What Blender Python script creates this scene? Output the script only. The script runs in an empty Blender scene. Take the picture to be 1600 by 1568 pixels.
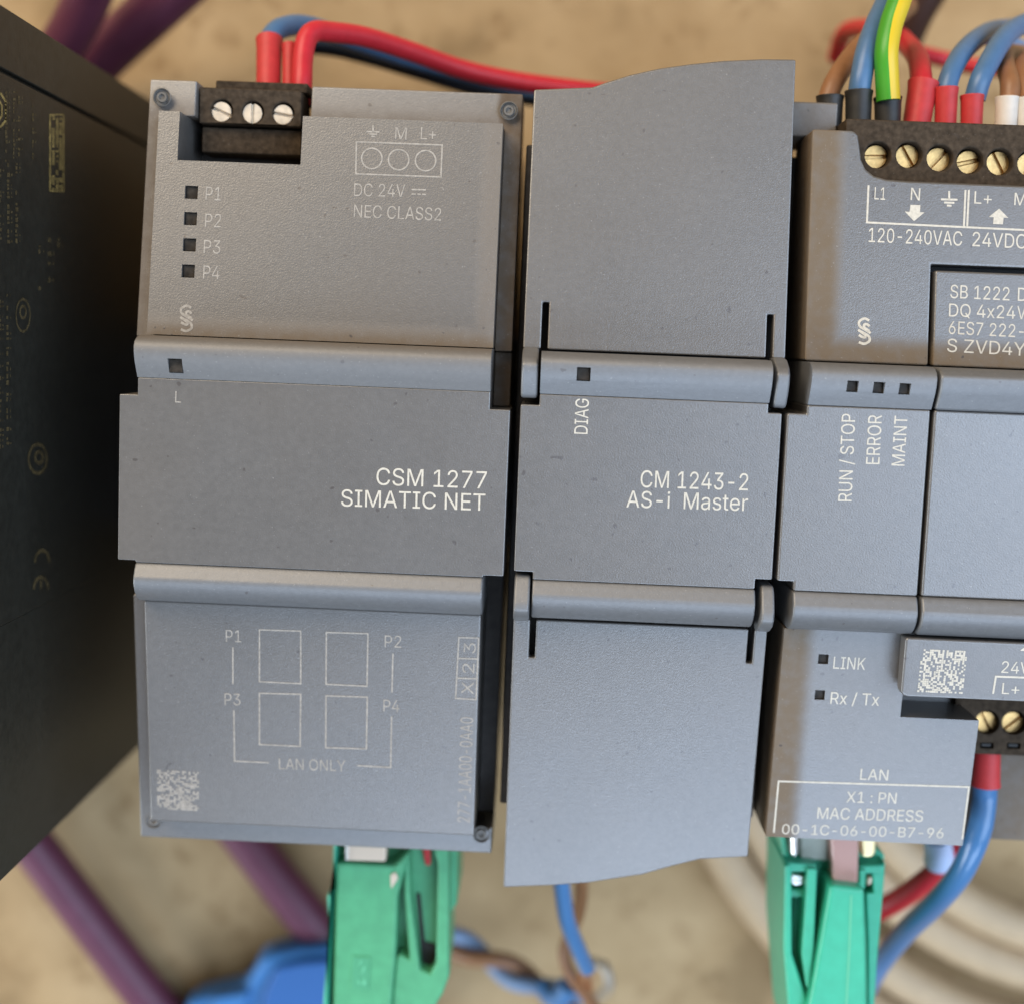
import bpy, bmesh, math, random
from mathutils import Vector, Matrix
random.seed(7)
D = bpy.data
sc = bpy.context.scene
COL = sc.collection
MM = 0.001                      # everything below is written in millimetres

# ------------------------------------------------------------------ camera
F, NX, NY, ROLL, H = 2220.0, 852.0, 552.0, 0.0405, 238.0
vn = Vector((NX - 800, NY - 784, F)).normalized()
vx = Vector((math.cos(ROLL), math.sin(ROLL), 0)); vx = (vx - vn * vx.dot(vn)).normalized()
vy = -vn.cross(vx)
if vx.cross(vy).dot(-vn) < 0: vy = -vy
right = Vector((vx.x, vy.x, -vn.x)); down = Vector((vx.y, vy.y, -vn.y)); fwd = Vector((vx.z, vy.z, -vn.z))
cam = D.cameras.new('camera'); camo = D.objects.new('camera', cam); COL.objects.link(camo)
M3 = Matrix((right, -down, -fwd)).transposed()
camo.matrix_world = Matrix.Translation((0, 0, H * MM)) @ M3.to_4x4()
cam.sensor_fit = 'HORIZONTAL'; cam.sensor_width = 36; cam.lens = F / 1600 * 36
cam.clip_start = 0.005; cam.clip_end = 20
cam.dof.use_dof = True; cam.dof.focus_distance = 0.1645; cam.dof.aperture_fstop = 11.0
sc.camera = camo

# ------------------------------------------------------------------ light
w = D.worlds.new('World'); sc.world = w; w.use_nodes = True
bg = w.node_tree.nodes['Background']; bg.inputs[0].default_value = (1.0, 0.90, 0.79, 1); bg.inputs[1].default_value = 0.13
def area(name, loc, target, sx, sy, power, color):
    l = D.lights.new(name, 'AREA'); l.shape = 'RECTANGLE'; l.size = sx * MM; l.size_y = sy * MM
    l.energy = power; l.color = color
    o = D.objects.new(name, l); COL.objects.link(o); o.location = Vector(loc) * MM
    o.rotation_euler = (Vector(target) - Vector(loc)).to_track_quat('-Z', 'Y').to_euler()
area('window_light', (-600, -330, 260), (0, -20, 30), 380, 380, 4.5, (0.80, 0.90, 1.0))
area('large_window_light', (540, 20, 680), (60, -40, 60), 600, 900, 9.2, (0.60, 0.76, 1.0))
area('lower_window_light', (150, -600, 600), (0, -60, 60), 640, 340, 4.8, (0.60, 0.76, 1.0))
area('ceiling_light', (-420, 620, 620), (0, 0, 40), 700, 500, 11.0, (1.0, 0.83, 0.62))
vs = sc.view_settings; vs.view_transform = 'Standard'; vs.look = 'None'; vs.exposure = 0; vs.gamma = 1
sc.cycles.use_denoising = True

# ------------------------------------------------------------------ pixel -> point helpers
def ray(px, py):
    r = Vector((px - 800, py - 784, F)); return Vector((r.dot(vx), r.dot(vy), r.dot(vn)))
def at(px, py, z):
    r = ray(px, py); zf = z if callable(z) else (lambda Y: z); Z = zf(0)
    for _ in range(20):
        t = (H - Z) / r.z; X, Y = r.x * t, r.y * t; Z = zf(Y)
    return Vector((X, Y, Z))
def atX(px, py, X):
    r = ray(px, py); t = X / r.x; return Vector((X, r.y * t, H - r.z * t))
UP = lambda Y: 72 - 4 * (Y + 0.3) / 27.0            # sloping upper panels
LO = lambda Y: 72 - 4 * (-31.0 - Y) / 27.0          # sloping lower panels

# ------------------------------------------------------------------ materials
def mat(name, col, rough=0.5, spec=0.5, metal=0.0, noise=0.0, nscale=900, bump=0.0, bscale=2500, trans=0.0, specks=0.0, dust_light=None, coat=0.0, blotch=0.0, ior=1.45, coarse=False):
    m = D.materials.new(name); m.use_nodes = True; nt = m.node_tree; N = nt.nodes; L = nt.links
    b = N['Principled BSDF']
    b.inputs['Roughness'].default_value = rough; b.inputs['Specular IOR Level'].default_value = spec
    b.inputs['Metallic'].default_value = metal; b.inputs['Transmission Weight'].default_value = trans
    b.inputs['Coat Weight'].default_value = coat; b.inputs['IOR'].default_value = ior
    geo = N.new('ShaderNodeNewGeometry')
    def noise_n(scale, detail=2):
        n = N.new('ShaderNodeTexNoise'); n.inputs['Scale'].default_value = scale; n.inputs['Detail'].default_value = detail
        L.new(geo.outputs['Position'], n.inputs['Vector']); return n.outputs['Fac']
    def mr(src, a, b_, c=0.0, d=1.0, smooth=False):
        n = N.new('ShaderNodeMapRange'); n.inputs[1].default_value = a; n.inputs[2].default_value = b_
        n.inputs[3].default_value = c; n.inputs[4].default_value = d
        if smooth: n.interpolation_type = 'SMOOTHSTEP'
        L.new(src, n.inputs[0]); return n.outputs[0]
    def mixc(f, a, b_):
        n = N.new('ShaderNodeMix'); n.data_type = 'RGBA'
        for s, v in ((n.inputs[0], f), (n.inputs[6], a), (n.inputs[7], b_)):
            if hasattr(v, 'links') or isinstance(v, bpy.types.NodeSocket): L.new(v, s)
            else: s.default_value = v if not isinstance(v, (list, tuple)) else (*v, 1)
        return n.outputs[2]
    def math_n(op, a, b_):
        n = N.new('ShaderNodeMath'); n.operation = op; n.use_clamp = True
        for s, v in ((n.inputs[0], a), (n.inputs[1], b_)):
            if isinstance(v, bpy.types.NodeSocket): L.new(v, s)
            else: s.default_value = v
        return n.outputs[0]
    c = list(col[:3])
    out = None
    if noise:
        lo = [v * (1 - noise) for v in c]; hi = [min(1, v * (1 + noise)) for v in c]
        out = mixc(mr(noise_n(nscale, 4), 0.3, 0.7), lo, hi)
    if blotch:
        out = mixc(mr(noise_n(60, 5), 0.35, 0.7, 0, blotch), out or c, [c[0] * 1.15, c[1] * 0.98, c[2] * 0.78])
    if dust_light:
        dcol, strips = dust_light  # carries real dust as well as painted-in reflection and shade
        sep = N.new('ShaderNodeSeparateXYZ'); L.new(geo.outputs['Position'], sep.inputs[0])
        tot = None
        for ax, a, b_, k in strips:                       # full at a, gone at b_ (mm)
            o_ = sep.outputs['XYZ'.index(ax)]
            s = mr(o_, a * MM, b_ * MM, k, 0.0, True) if a < b_ else mr(o_, b_ * MM, a * MM, 0.0, k, True)
            tot = s if tot is None else math_n('MAXIMUM', tot, s)
        f = math_n('MULTIPLY', tot, mr(noise_n(700, 5), 0.25, 0.6, 0.72, 1.0))
        out = mixc(f, out or c, dcol)
        L.new(mr(f, 0, 1, rough, 0.8), b.inputs['Roughness']); L.new(mr(f, 0, 1, spec, 0.15), b.inputs['Specular IOR Level'])
    if coarse:
        L.new(mr(noise_n(90, 4), 0.3, 0.7, rough - 0.01, rough + 0.025), b.inputs['Roughness']) if not dust_light else None
        if out is not None:
            out = mixc(mr(noise_n(33, 3), 0.35, 0.65, 0, 0.07), out, [v * 1.35 for v in c])
    if specks:
        f = mr(noise_n(4200, 1), 0.72, 0.78, 0, specks * .45)
        out = mixc(f, out or c, (0.36, 0.34, 0.31))
        f2 = mr(noise_n(1300, 0), 0.83, 0.85, 0, specks)
        out = mixc(f2, out, (0.05, 0.04, 0.035))
    if out is not None: L.new(out, b.inputs['Base Color'])
    else: b.inputs['Base Color'].default_value = (*c, 1)
    if bump:
        bn = N.new('ShaderNodeBump'); bn.inputs['Strength'].default_value = bump; bn.inputs['Distance'].default_value = 0.0001
        L.new(noise_n(bscale, 2), bn.inputs['Height']); L.new(bn.outputs[0], b.inputs['Normal'])
    return m

GREY = (0.096, 0.089, 0.081); BROWN = (0.145, 0.105, 0.066)
def shell(name, strips=None, col=None, dcol=BROWN, rough=0.36):
    return mat(name, col or GREY, rough=rough, spec=1.0, ior=1.62, noise=0.10, nscale=1500, bump=0.24, bscale=5200, specks=0.8, dust_light=(dcol, strips) if strips else None, blotch=0.22, coarse=True)
m_shell = shell('grey_shell')
m_switch_up = shell('grey_shell_dusty_ledge', [('Y', 0.5, 3.2, 0.85), ('X', -7.2, -9.0, 0.35)])
m_flange = shell('grey_flange_dust_shade', [('X', -6.3, -7.5, 0.95), ('Y', 26.3, 30.2, 0.6)], dcol=(0.115, 0.080, 0.050), col=(0.14, 0.135, 0.13))  # brown is dust, darkened further to include the shade beside the panel
m_switch_rib = shell('grey_shell_rib', [('Y', 0.35, -0.6, 0.5)], rough=0.60)
m_rib = shell('grey_shell_ridge', None, rough=0.52, col=(0.10, 0.10, 0.10))
m_foot = shell('grey_foot_dusty', [('X', 90, 95, 0.75)], col=(0.11, 0.10, 0.09), rough=0.55)
m_cpu_up = shell('grey_shell_cpu_upper', [('X', 32.4, 34.6, 0.95), ('Y', 1.6, 4.0, 0.95)])  # brown left and bottom strips paint in reflections along the panel edge
m_cpu_lo = shell('grey_shell_cpu_lower', [('X', 31.6, 34.0, 0.9)])  # brown left strip is an edge reflection put into the colour
m_cpu_flange = shell('grey_flange_cpu', [('X', 28, 40, 0.6)], col=(0.125, 0.118, 0.11))
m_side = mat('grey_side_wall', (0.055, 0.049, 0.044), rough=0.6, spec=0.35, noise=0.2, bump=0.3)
m_black = mat('black_plastic', (0.016, 0.015, 0.013), rough=0.5, spec=0.4, noise=0.25, bump=0.2)
m_psu = mat('psu_black_case', (0.022, 0.021, 0.016), rough=0.42, spec=0.4, noise=0.2, bump=0.15, bscale=1500)
m_term = mat('terminal_dusty_black', (0.050, 0.036, 0.024), rough=0.85, spec=0.10, noise=0.35, nscale=1400, bump=0.5, specks=0.25)
m_brass = mat('brass_screw', (0.72, 0.47, 0.19), rough=0.45, metal=0.85, noise=0.2, nscale=1500, bump=0.25, bscale=3000)
m_tin = mat('tinned_screw', (0.80, 0.70, 0.56), rough=0.40, metal=0.6, noise=0.15, nscale=1200, bump=0.2)
m_steel = mat('rail_steel', (0.45, 0.45, 0.45), rough=0.35, metal=1.0, noise=0.1)
m_led = mat('led_window', (0.030, 0.024, 0.018), rough=0.5, spec=0.25, noise=0.4, nscale=1600)
m_print = mat('cream_print', (0.50, 0.455, 0.37), rough=0.6, noise=0.12, nscale=3000)
m_print_dim = mat('dim_print', (0.29, 0.26, 0.22), rough=0.6, noise=0.22, nscale=2500)
m_print_psu = mat('yellowed_print', (0.27, 0.19, 0.06), rough=0.6, noise=0.5, nscale=1200)
m_print_psu2 = mat('faded_print', (0.070, 0.050, 0.020), rough=0.6, noise=0.5, nscale=1200)
m_green = mat('green_plug', (0.035, 0.36, 0.215), rough=0.38, spec=0.5, noise=0.06, nscale=600, bump=0.12, coat=0.15)
m_green2 = mat('green_plug_older', (0.070, 0.30, 0.145), rough=0.45, spec=0.45, noise=0.08, nscale=600, bump=0.12)
m_green_seam = mat('green_seam', (0.13, 0.46, 0.26), rough=0.5)
m_contact = mat('plug_metal', (0.82, 0.80, 0.76), rough=0.3, metal=0.9, noise=0.1, bump=0.2)
m_gold = mat('plug_gold', (0.85, 0.70, 0.38), rough=0.35, metal=0.8, bump=0.3)
m_tan = mat('tan_metal', (0.62, 0.50, 0.38), rough=0.45, metal=0.4)
m_pink = mat('clear_plug_pink', (0.62, 0.36, 0.30), rough=0.2, spec=0.6, trans=0.25, coat=0.5)
m_red = mat('red_insulation', (0.50, 0.020, 0.030), rough=0.42, spec=0.45, noise=0.06)
m_redf = mat('red_ferrule', (0.47, 0.035, 0.035), rough=0.5, spec=0.4, noise=0.08)
m_blue = mat('blue_insulation', (0.065, 0.145, 0.27), rough=0.38, spec=0.5, noise=0.06)
m_blue2 = mat('bright_blue_insulation', (0.055, 0.165, 0.34), rough=0.3, spec=0.6, coat=0.2)
m_greyblue = mat('grey_blue_insulation', (0.17, 0.25, 0.38), rough=0.45, noise=0.06)
m_navy = mat('dark_blue_insulation', (0.008, 0.012, 0.02), rough=0.45)
m_brown = mat('brown_insulation', (0.23, 0.105, 0.045), rough=0.45, noise=0.08)
m_dbrown = mat('dark_brown_insulation', (0.045, 0.018, 0.010), rough=0.5)
m_yellow = mat('earth_yellow', (0.60, 0.42, 0.02), rough=0.4)
m_gstripe = mat('earth_green', (0.045, 0.26, 0.015), rough=0.4)
m_blackf = mat('black_ferrule', (0.020, 0.018, 0.015), rough=0.5, noise=0.3)
m_whitef = mat('white_ferrule', (0.66, 0.60, 0.52), rough=0.5, noise=0.05)
m_bluef = mat('pale_blue_ferrule', (0.42, 0.52, 0.72), rough=0.4)
m_purple = mat('purple_sheath', (0.115, 0.030, 0.055), rough=0.42, spec=0.5, noise=0.1, nscale=300)
m_cream = mat('cream_sheath', (0.47, 0.335, 0.195), rough=0.55, noise=0.06, nscale=300)
m_bluep = mat('blue_plug_plastic', (0.045, 0.18, 0.42), rough=0.45, noise=0.06, nscale=300)
m_clear = mat('clear_tie', (0.55, 0.48, 0.38), rough=0.3, trans=0.6, coat=0.5)

def bench_mat():
    m = D.materials.new('beige_board'); m.use_nodes = True; nt = m.node_tree; N = nt.nodes; L = nt.links; b = N['Principled BSDF']
    geo = N.new('ShaderNodeNewGeometry')
    def nz(scale, detail, rgh=0.6):
        n = N.new('ShaderNodeTexNoise'); n.inputs['Scale'].default_value = scale; n.inputs['Detail'].default_value = detail; n.inputs['Roughness'].default_value = rgh
        L.new(geo.outputs['Position'], n.inputs['Vector']); return n.outputs['Fac']
    r1 = N.new('ShaderNodeValToRGB'); e = r1.color_ramp.elements
    e[0].position = 0.33; e[0].color = (0.250, 0.165, 0.080, 1); e[1].position = 0.66; e[1].color = (0.45, 0.315, 0.168, 1)
    n1 = e = r1.color_ramp.elements.new(0.47); n1.color = (0.37, 0.250, 0.126, 1)
    L.new(nz(42, 6, 0.55), r1.inputs[0])
    r2 = N.new('ShaderNodeValToRGB'); e = r2.color_ramp.elements
    e[0].position = 0.28; e[0].color = (0.50, 0.42, 0.33, 1); e[1].position = 0.45; e[1].color = (1, 1, 1, 1)
    L.new(nz(210, 6), r2.inputs[0])
    mx = N.new('ShaderNodeMix'); mx.data_type = 'RGBA'; mx.blend_type = 'MULTIPLY'; mx.inputs[0].default_value = 0.65
    L.new(r1.outputs[0], mx.inputs[6]); L.new(r2.outputs[0], mx.inputs[7]); L.new(mx.outputs[2], b.inputs['Base Color'])
    b.inputs['Roughness'].default_value = 0.85; b.inputs['Specular IOR Level'].default_value = 0.2
    bn = N.new('ShaderNodeBump'); bn.inputs['Strength'].default_value = 0.4; bn.inputs['Distance'].default_value = 0.0006
    L.new(nz(300, 4), bn.inputs['Height']); L.new(bn.outputs[0], b.inputs['Normal'])
    return m

# ------------------------------------------------------------------ object helpers
dg = bpy.context.evaluated_depsgraph_get
def world_off(parent):
    v = Vector((0, 0, 0)); p = parent
    while p is not None: v += p.location; p = p.parent
    return v
def link(name, me, m, parent=None, mats=None):
    o = D.objects.new(name, me); COL.objects.link(o)
    for mm in (mats or [m]): me.materials.append(mm)
    if parent is not None: o.parent = parent
    return o
def build(name, bm, m, parent=None, bevel=0.0, seg=2, cuts=None, smooth=35, label=None, mats=None, sub=0):
    """bm is in world millimetres; the mesh is stored relative to the thing it belongs to"""
    bmesh.ops.recalc_face_normals(bm, faces=bm.faces)
    me = D.meshes.new(name); bm.to_mesh(me); bm.free()
    if cuts or bevel or sub:
        t = D.objects.new('tmp', me); COL.objects.link(t); c = None
        if cuts is not None:
            bmesh.ops.recalc_face_normals(cuts, faces=cuts.faces)
            cm = D.meshes.new('cut'); cuts.to_mesh(cm); cuts.free(); c = D.objects.new('cut', cm); COL.objects.link(c)
            b = t.modifiers.new('b', 'BOOLEAN'); b.operation = 'DIFFERENCE'; b.solver = 'EXACT'; b.object = c
        if bevel:
            b = t.modifiers.new('v', 'BEVEL'); b.width = bevel; b.segments = seg; b.limit_method = 'ANGLE'; b.angle_limit = math.radians(38); b.use_clamp_overlap = True
        if bevel:
            b = t.modifiers.new('w', 'WEIGHTED_NORMAL'); b.weight = 100; b.keep_sharp = False
            for p in me.polygons: p.use_smooth = True
        if sub:
            b = t.modifiers.new('s', 'SUBSURF'); b.levels = sub
        g = dg(); me2 = D.meshes.new_from_object(t.evaluated_get(g), depsgraph=g)
        D.objects.remove(t)
        if c: D.objects.remove(c)
        me = me2; me.name = name
    off = world_off(parent)
    for v in me.vertices: v.co = Vector(v.co) * MM - off
    if not bevel:
        for p in me.polygons: p.use_smooth = True
    if smooth and not bevel: me.set_sharp_from_angle(angle=math.radians(smooth))
    if len(me.materials): me.materials.clear()
    o = link(name, me, m, parent, mats)
    if label: o['label'] = label
    return o
def thing(name, label, cat, loc=(0, 0, 0), group=None):
    o = D.objects.new(name, None); COL.objects.link(o); o.location = Vector(loc) * MM; o.empty_display_size = 0.005
    o['label'] = label; o['category'] = cat
    if group: o['group'] = group
    return o
def tag(o, label, cat, group=None):
    o['label'] = label; o['category'] = cat
    if group: o['group'] = group
    return o
def prism(bm, pts, ztop, zbot):
    """pts: (x, y) outline; ztop/zbot a number or a function of y"""
    tf = ztop if callable(ztop) else (lambda y: ztop); bf = zbot if callable(zbot) else (lambda y: zbot)
    a = [bm.verts.new((x, y, tf(y))) for x, y in pts]; b = [bm.verts.new((x, y, bf(y))) for x, y in pts]
    bm.faces.new(a); bm.faces.new(b[::-1]); n = len(pts)
    for i in range(n): bm.faces.new((a[i], b[i], b[(i + 1) % n], a[(i + 1) % n]))
def boxb(bm, x0, x1, y0, y1, z0, z1): prism(bm, [(x0, y0), (x1, y0), (x1, y1), (x0, y1)], z1, z0)
def B(): return bmesh.new()
def box(name, x0, x1, y0, y1, z0, z1, m, parent, bevel=0.2, **k):
    b = B(); boxb(b, x0, x1, y0, y1, z0, z1); return build(name, b, m, parent, bevel, **k)
def xprofile(bm, prof, x0, x1):
    """(y, z) outline pushed along x"""
    a = [bm.verts.new((x0, y, z)) for y, z in prof]; b = [bm.verts.new((x1, y, z)) for y, z in prof]
    bm.faces.new(a); bm.faces.new(b[::-1]); n = len(prof)
    for i in range(n): bm.faces.new((a[i], b[i], b[(i + 1) % n], a[(i + 1) % n]))
def pxpoly(pts, z): return [tuple(at(x, y, z)[:2]) for x, y in pts]
def disc(bm, c, r, z0, z1, n=28, rot=0):
    prism(bm, [(c[0] + r * math.cos(rot + 2 * math.pi * i / n), c[1] + r * math.sin(rot + 2 * math.pi * i / n)) for i in range(n)], z1, z0)
def catmull(P, n=8):
    out = []; Q = [P[0] * 2 - P[1]] + P + [P[-1] * 2 - P[-2]]
    for i in range(1, len(Q) - 2):
        for k in range(n):
            t = k / n; a, b, c, d = Q[i - 1], Q[i], Q[i + 1], Q[i + 2]
            out.append(0.5 * ((2 * b) + (c - a) * t + (2 * a - 5 * b + 4 * c - d) * t * t + (3 * b - a - 3 * c + d) * t ** 3))
    out.append(P[-1]); return out
def sweep(bm, path, r, n=20, split=None, twist=0.0):
    rings = []; T = (path[1] - path[0]).normalized(); N_ = T.orthogonal().normalized()
    if abs(T.z) < .9: N_ = (Vector((0, 0, 1)) - T * T.z).normalized()
    L = 0
    for i, p in enumerate(path):
        T = (path[min(i + 1, len(path) - 1)] - path[max(i - 1, 0)]).normalized()
        N_ = (N_ - T * N_.dot(T)).normalized(); Bn = T.cross(N_)
        if i: L += (p - path[i - 1]).length
        rr = r(i / (len(path) - 1)) if callable(r) else r
        tw = twist * L
        rings.append([bm.verts.new(p + (N_ * math.cos(2 * math.pi * k / n + tw) + Bn * math.sin(2 * math.pi * k / n + tw)) * rr) for k in range(n)])
    for a, b in zip(rings, rings[1:]):
        for k in range(n):
            f = bm.faces.new((a[k], a[(k + 1) % n], b[(k + 1) % n], b[k]))
            if split: f.material_index = 1 if split(k / n) else 0
    bm.faces.new(rings[0][::-1]); bm.faces.new(rings[-1])
def pxpath(pts): return catmull([at(*p) for p in pts], 10)

# --- lettering -------------------------------------------------------------
TXT = {}
import os
FONT = None
try:                                # the sans face that ships inside Blender; its built-in face otherwise
    fp = os.path.join(bpy.utils.resource_path('LOCAL'), 'datafiles', 'fonts', 'Inter.woff2')
    if os.path.exists(fp): FONT = D.fonts.load(fp)
except Exception: FONT = None
def text_mesh(s, weight):
    """outline the string, then fill every outer contour on its own (a variable font's contours overlap)"""
    from mathutils.geometry import interpolate_bezier, delaunay_2d_cdt
    if s in TXT: return TXT[s]
    c = D.curves.new('t', 'FONT'); c.body = s
    if FONT: c.font = FONT
    o = D.objects.new('t', c); COL.objects.link(o); g = dg(); oe = o.evaluated_get(g); cu = oe.to_curve(g)
    loops = []
    for sp in cu.splines:
        P = []
        if sp.type == 'BEZIER':
            bp = sp.bezier_points; n = len(bp)
            for i in range(n):
                p, q = bp[i], bp[(i + 1) % n]
                seg = interpolate_bezier(p.co, p.handle_right, q.handle_left, q.co, 5)
                straight = abs((p.handle_right - p.co).cross(q.co - p.co).z) < 1e-6 and abs((q.handle_left - q.co).cross(q.co - p.co).z) < 1e-6
                P += [seg[0]] if straight else list(seg[:-1])
        else: P = [Vector(p.co[:3]) for p in sp.points]
        Q = []
        for p in P:
            if not Q or (p - Q[-1]).length > 1e-5: Q.append(Vector((p.x, p.y, 0)))
        if len(Q) > 2 and (Q[0] - Q[-1]).length < 1e-5: Q.pop()
        if len(Q) > 2: loops.append(Q)
    oe.to_curve_clear(); D.objects.remove(o)
    def wind(x, y):                                    # non-zero winding over all the loops
        w_ = 0
        for P in loops:
            for i in range(len(P)):
                a_, b_ = P[i - 1], P[i]; cr = (b_.x - a_.x) * (y - a_.y) - (x - a_.x) * (b_.y - a_.y)
                if a_.y <= y < b_.y and cr > 0: w_ += 1
                elif b_.y <= y < a_.y and cr < 0: w_ -= 1
        return w_
    vin, ein = [], []
    for P in loops:
        b0 = len(vin); vin += [Vector((p.x, p.y)) for p in P]; ein += [(b0 + i, b0 + (i + 1) % len(P)) for i in range(len(P))]
    v2, e2, f2, *_r = delaunay_2d_cdt(vin, ein, [], 0, 1e-6)
    V = [Vector((p.x, p.y, 0)) for p in v2]; Fs = []
    for f in f2:
        cx_ = sum(v2[i].x for i in f) / len(f); cy_ = sum(v2[i].y for i in f) / len(f)
        if wind(cx_, cy_): Fs.append(list(f))
    TXT[s] = (V, Fs); return TXT[s]
def capheight():
    v, _ = text_mesh('H', 0.0); return max(c.y for c in v)
def place_text(bm, s, A, Bp, h, nrm, lift=0.03, weight=-0.004, slant=0.0):
    """write s from A to Bp (baseline ends), capitals h mm high"""
    V, Fs = text_mesh(s, weight); x0 = min(c.x for c in V); x1 = max(c.x for c in V)
    ux = (Bp - A); ln = ux.length; ux.normalize(); uy = nrm.cross(ux).normalized(); k = ln / (x1 - x0); kh = h / capheight()
    vs_ = [bm.verts.new(A + ux * ((c.x - x0) * k + c.y * kh * slant) + uy * (c.y * kh) + nrm * (lift + c.z * .5)) for c in V]
    for f in Fs:
        try: bm.faces.new([vs_[i] for i in f])
        except ValueError: pass
def nrm_of(zf):
    if not callable(zf): return Vector((0, 0, 1))
    s = zf(1) - zf(0); return Vector((0, -s, 1)).normalized()
def write(parent, items, zf, m, weight=-0.004, name='lettering'):
    for s, a, b, hpx in items:
        bm = B(); A, Bp = at(*a, zf), at(*b, zf); ppm = F / (H - A.z)
        place_text(bm, s, A, Bp, hpx / ppm, nrm_of(zf), weight=weight)
        me = D.meshes.new(name); bm.to_mesh(me); bm.free(); off = world_off(parent)
        for v in me.vertices: v.co = Vector(v.co) * MM - off
        link(name, me, m, parent)
def strokes(parent, polys, zf, m, wpx=2.6, name='printed_line'):
    """flat printed lines; polys are pixel polylines unprojected onto the panel"""
    bm = B(); n = nrm_of(zf); k = 0
    for P in polys:
        pts = [at(*p, zf) for p in P]; closed = len(P) > 2 and P[0] == P[-1]
        if closed: pts = pts[:-1]
        ppm = F / (H - pts[0].z); w = wpx / ppm / 2; N_ = len(pts); L = []; R = []
        for i, p in enumerate(pts):
            a = pts[i - 1] if (i or closed) else None; b = pts[(i + 1) % N_] if (i < N_ - 1 or closed) else None
            d1 = (p - a).normalized() if a is not None else (b - p).normalized(); d2 = (b - p).normalized() if b is not None else d1
            s1 = n.cross(d1); s2 = n.cross(d2); mv = (s1 + s2).normalized(); sc_ = w / max(0.35, mv.dot(s1))
            L.append(bm.verts.new(p + mv * sc_ + n * 0.03)); R.append(bm.verts.new(p - mv * sc_ + n * 0.03))
        for i in range(N_ if closed else N_ - 1):
            j = (i + 1) % N_; bm.faces.new((L[i], L[j], R[j], R[i]))
    me = D.meshes.new(name); bm.to_mesh(me); bm.free(); off = world_off(parent)
    for v in me.vertices: v.co = Vector(v.co) * MM - off
    return link(name, me, m, parent)
def fills(parent, polys, zf, m, name='printed_mark'):
    bm = B(); n = nrm_of(zf)
    for P in polys: bm.faces.new([bm.verts.new(at(*p, zf) + n * 0.032) for p in P])
    me = D.meshes.new(name); bm.to_mesh(me); bm.free(); off = world_off(parent)
    for v in me.vertices: v.co = Vector(v.co) * MM - off
    return link(name, me, m, parent)
def circ(cx, cy, r, n=24):
    p = [(cx + r * math.cos(2 * math.pi * i / n), cy + r * math.sin(2 * math.pi * i / n)) for i in range(n)]; return p + [p[0]]
def emblem(parent, cx, cy, s, zf, m):
    a = [(0.40, -0.88), (0.0, -1.05), (-0.42, -0.80), (-0.38, -0.42), (0.02, -0.16), (0.34, 0.04), (0.52, 0.16)]
    b = [(-0.52, -0.12), (-0.30, 0.02), (0.02, 0.18), (0.36, 0.42), (0.42, 0.78), (0.0, 1.03), (-0.46, 0.90)]
    c = [(0.42, -0.40), (0.20, -0.58), (-0.02, -0.52), (0.02, -0.28), (0.42, -0.02)]
    d = [(-0.46, 0.30), (-0.2, 0.46), (0.04, 0.50), (0.06, 0.32), (-0.30, 0.02)]
    def sm(P): return [tuple(v[:2]) for v in catmull([Vector((x, y, 0)) for x, y in P], 4)]
    for i, q in enumerate((a, b, c, d)):
        o = strokes(parent, [[(cx + x * s, cy + y * s) for x, y in sm(q)]], (lambda Y, zf=zf, i=i: (zf(Y) if callable(zf) else zf) + 0.004 * i), m, wpx=s * 0.21, name='printed_emblem')
def earth(cx, cy, s): return [[(cx, cy - s), (cx, cy)], [(cx - s, cy + .02), (cx + s, cy + .6)], [(cx - s * .62, cy + s * .38), (cx + s * .62, cy + s * .38 + .5)], [(cx - s * .28, cy + s * .74), (cx + s * .28, cy + s * .74 + .3)]]

# --- shared module shapes --------------------------------------------------
RIB = [(-4.62, 75.0), (-3.7, 75.62), (-2.8, 76.2), (-1.9, 76.55), (-1.1, 76.6), (-0.5, 76.3), (-0.05, 75.5), (0.18, 74.4), (0.25, 71.0), (0.25, 60), (-4.62, 60)]
LRIB = [(-26.12, 75.0), (-26.8, 75.5), (-27.5, 75.85), (-28.2, 75.95), (-28.9, 75.75), (-29.6, 75.3), (-30.25, 74.6), (-30.75, 73.7), (-31.0, 72.4), (-31.0, 60), (-26.12, 60)]
def mirror(prof): return LRIB
def led(bm_cut, px, py, zf, hw, depth=1.1):
    c = at(px, py, zf); boxb(bm_cut, c.x - hw, c.x + hw, c.y - hw, c.y + hw, c.z - depth, c.z + 4); return c
def ledwin(parent, c, hw, depth=1.1, under=0.45):
    return box('led_window', c.x - hw + .06, c.x + hw - .06, c.y - hw + .06, c.y + hw - .06, c.z - depth + .01, c.z - under, m_led, parent, 0.08)
def boss(parent, px, py, z, r=0.95):
    c = at(px, py, z + .1); b = B(); n = 24
    prof = [(0.0, -0.15), (0.30 * r, -0.15), (0.38 * r, 0.10), (0.62 * r, 0.10), (0.72 * r, -0.3), (0.95 * r, -0.3), (1.05 * r, 0.05), (1.16 * r, -0.02)]
    rings = []
    for rr, zz in prof: rings.append([b.verts.new((c.x + max(rr, .01) * math.cos(2 * math.pi * i / n), c.y + max(rr, .01) * math.sin(2 * math.pi * i / n), c.z + zz)) for i in range(n)])
    for a, d in zip(rings, rings[1:]):
        for i in range(n): b.faces.new((a[i], a[(i + 1) % n], d[(i + 1) % n], d[i]))
    b.faces.new(rings[0]); return build('corner_rivet', b, m_switch_rivet, parent, smooth=50)
m_switch_rivet = mat('grey_rivet', (0.15, 0.14, 0.125), rough=0.6, spec=0.4, noise=0.15)
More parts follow.
